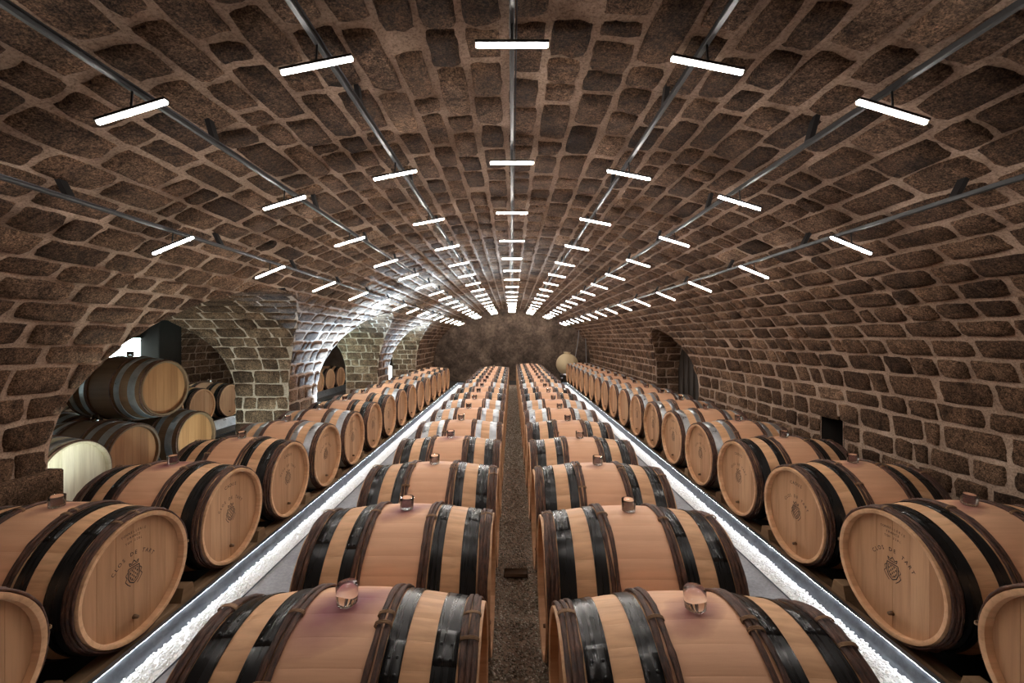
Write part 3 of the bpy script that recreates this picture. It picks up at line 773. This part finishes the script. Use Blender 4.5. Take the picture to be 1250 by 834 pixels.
# ------------------------------------------------------------------ side windows, added uplights, far objects
wn=struct(link('window_1',None,loc=(-7.12,7.70,.65)))
mb=MB(); mb.box(.0,.01,-.42,.30,0,.95); mb.obj('pane',M['window'],wn,smooth=False)
mb=MB(); mb.bbox(-.02,.05,-.46,-.42,-.04,.99,.004); mb.bbox(-.02,.05,.30,.34,-.04,.99,.004); mb.bbox(-.02,.05,-.46,.34,.95,.99,.004); mb.bbox(-.02,.05,-.46,.34,-.04,0,.004); mb.obj('window_frame',M['dark'],wn,smooth=False)
mb=MB(); mb.bbox(-7.45,-6.75,7.95,8.5,0,2.1,.02,.3); struct(mb.obj('wall_far_left_pier',M['dark']))
wn=struct(link('window_2',None,loc=(-7.12,3.4,.65)))
mb=MB(); mb.box(.0,.01,-.6,.6,0,.95); mb.obj('pane',M['window'],wn,smooth=False)
def uplight(x,y,z,label,power,col=(.80,.92,1),tilt=(0,0,0),size=.35,spread=150):  # lamp and housing added to light the left arches and vault
    t=thing('added_uplight',label,'lamp',(x,y,z),'added uplights in the side bays')
    mb=MB(); mb.bbox(-.09,.09,-.12,.12,0,.10,.01); mb.obj('housing',M['metal'],t)
    mb=MB(); mb.box(-.075,.075,-.10,.10,.1005,.104); mb.obj('glowing_panel',M['flood'],t,smooth=False)
    ld=bpy.data.lights.new('uplight','AREA'); ld.energy=power; ld.size=size; ld.color=col; ld.spread=math.radians(spread)
    lo=bpy.data.objects.new('added_uplight_beam',ld); C.objects.link(lo); lo.parent=t; lo.location=(0,0,.14); lo.rotation_euler=(math.pi+tilt[0],tilt[1],0)
BLUE=(.40,.68,1)
uplight(-2.82,6.72,.0,'added uplight at the near side of the second left arch, behind the far left barrels',300,BLUE,tilt=(0,.22,0),size=.12,spread=110)
uplight(-2.82,10.35,.0,'added uplight at the near side of the third left arch, behind the far left barrels',220,BLUE,tilt=(0,.22,0),size=.12,spread=110)
uplight(-3.9,7.4,.0,'added uplight deep under the second left arch, aimed at the main vault',300,BLUE,tilt=(.25,.56,0),size=.15,spread=62)
uplight(-3.9,11.2,.0,'added uplight deep under the third left arch, aimed at the main vault',260,BLUE,tilt=(.1,.56,0),size=.15,spread=62)
uplight(-3.6,7.9,.0,'added uplight on the floor under the second left arch',48,(.50,.86,.85))
uplight(-3.6,11.5,.0,'added uplight on the floor under the third left arch',40,(.50,.86,.85))
uplight(-3.15,4.75,.0,'added uplight on the floor beside the brown stack under the near left arch',13,(.60,.86,.85),tilt=(-.5,-.3,0))
uplight(-3.25,2.9,.0,'added uplight on the floor beside the pale barrel, behind the near left wall',24,(.92,1,.88))
# bright upright lamp glimpsed in the third arch
t=thing('upright_lamp','bright white upright lamp standing inside the third left arch','lamp',(-3.25,11.0,0))
mb=MB(); mb.lathe([(0,0),(.10,0),(.10,.02),(.015,.03),(.015,.45),(0,.45)],12); mb.obj('stand',M['metal'],t)
mb=MB(); mb.bbox(-.05,.05,-.05,.05,.45,.86,.01); mb.obj('diffuser',M['flood'],t)
# clay vessel
t=thing('clay_vessel','round ochre clay vessel on steel legs at the far end of the right barrels','vessel',(1.99,15.0,0))
pr=[(0,.28)]+[(.40*math.sin(a),.66-.40*math.cos(a)*.98) for a in np.linspace(.15,2.85,22)]+[(.115,1.045),(.12,1.08),(.13,1.085),(.13,1.10),(0,1.10)]
mb=MB(); mb.lathe(pr,32); mb.obj('vessel_body',M['clay'],t)
mb=MB(); mb.lathe([(.20,.20),(.26,.20),(.30,.34),(.28,.35),(.20,.22)],24); mb.obj('stand_ring',M['steel'],t)
for a in range(4):
    an=a*math.pi/2+.6; mb=MB(); mb.tube([(.24*math.cos(an),.24*math.sin(an),.3),(.25*math.cos(an),.25*math.sin(an),0)],.02,8); mb.obj('leg',M['steel'],t)
# hanging cables at the back right
for q,(xx,x2,lb) in enumerate(((2.47,2.33,'left'),(2.62,2.80,'right'))):
    pts=[(xx+(x2-xx)*s_+.03*math.sin(s_*5),15.35,2.2-1.65*s_) for s_ in np.linspace(0,1,14)]
    mb=MB(); mb.tube(pts,.012,6); tag(mb.obj('hanging_cable',M['cable']),f'thin grey cable hanging down the rock end wall, {lb} of the pair','cable')
mb=MB(); mb.tube([(-.32,15.45,.55),(-.32,15.45,.9)],.03,6)
print('objects',len(bpy.data.objects))
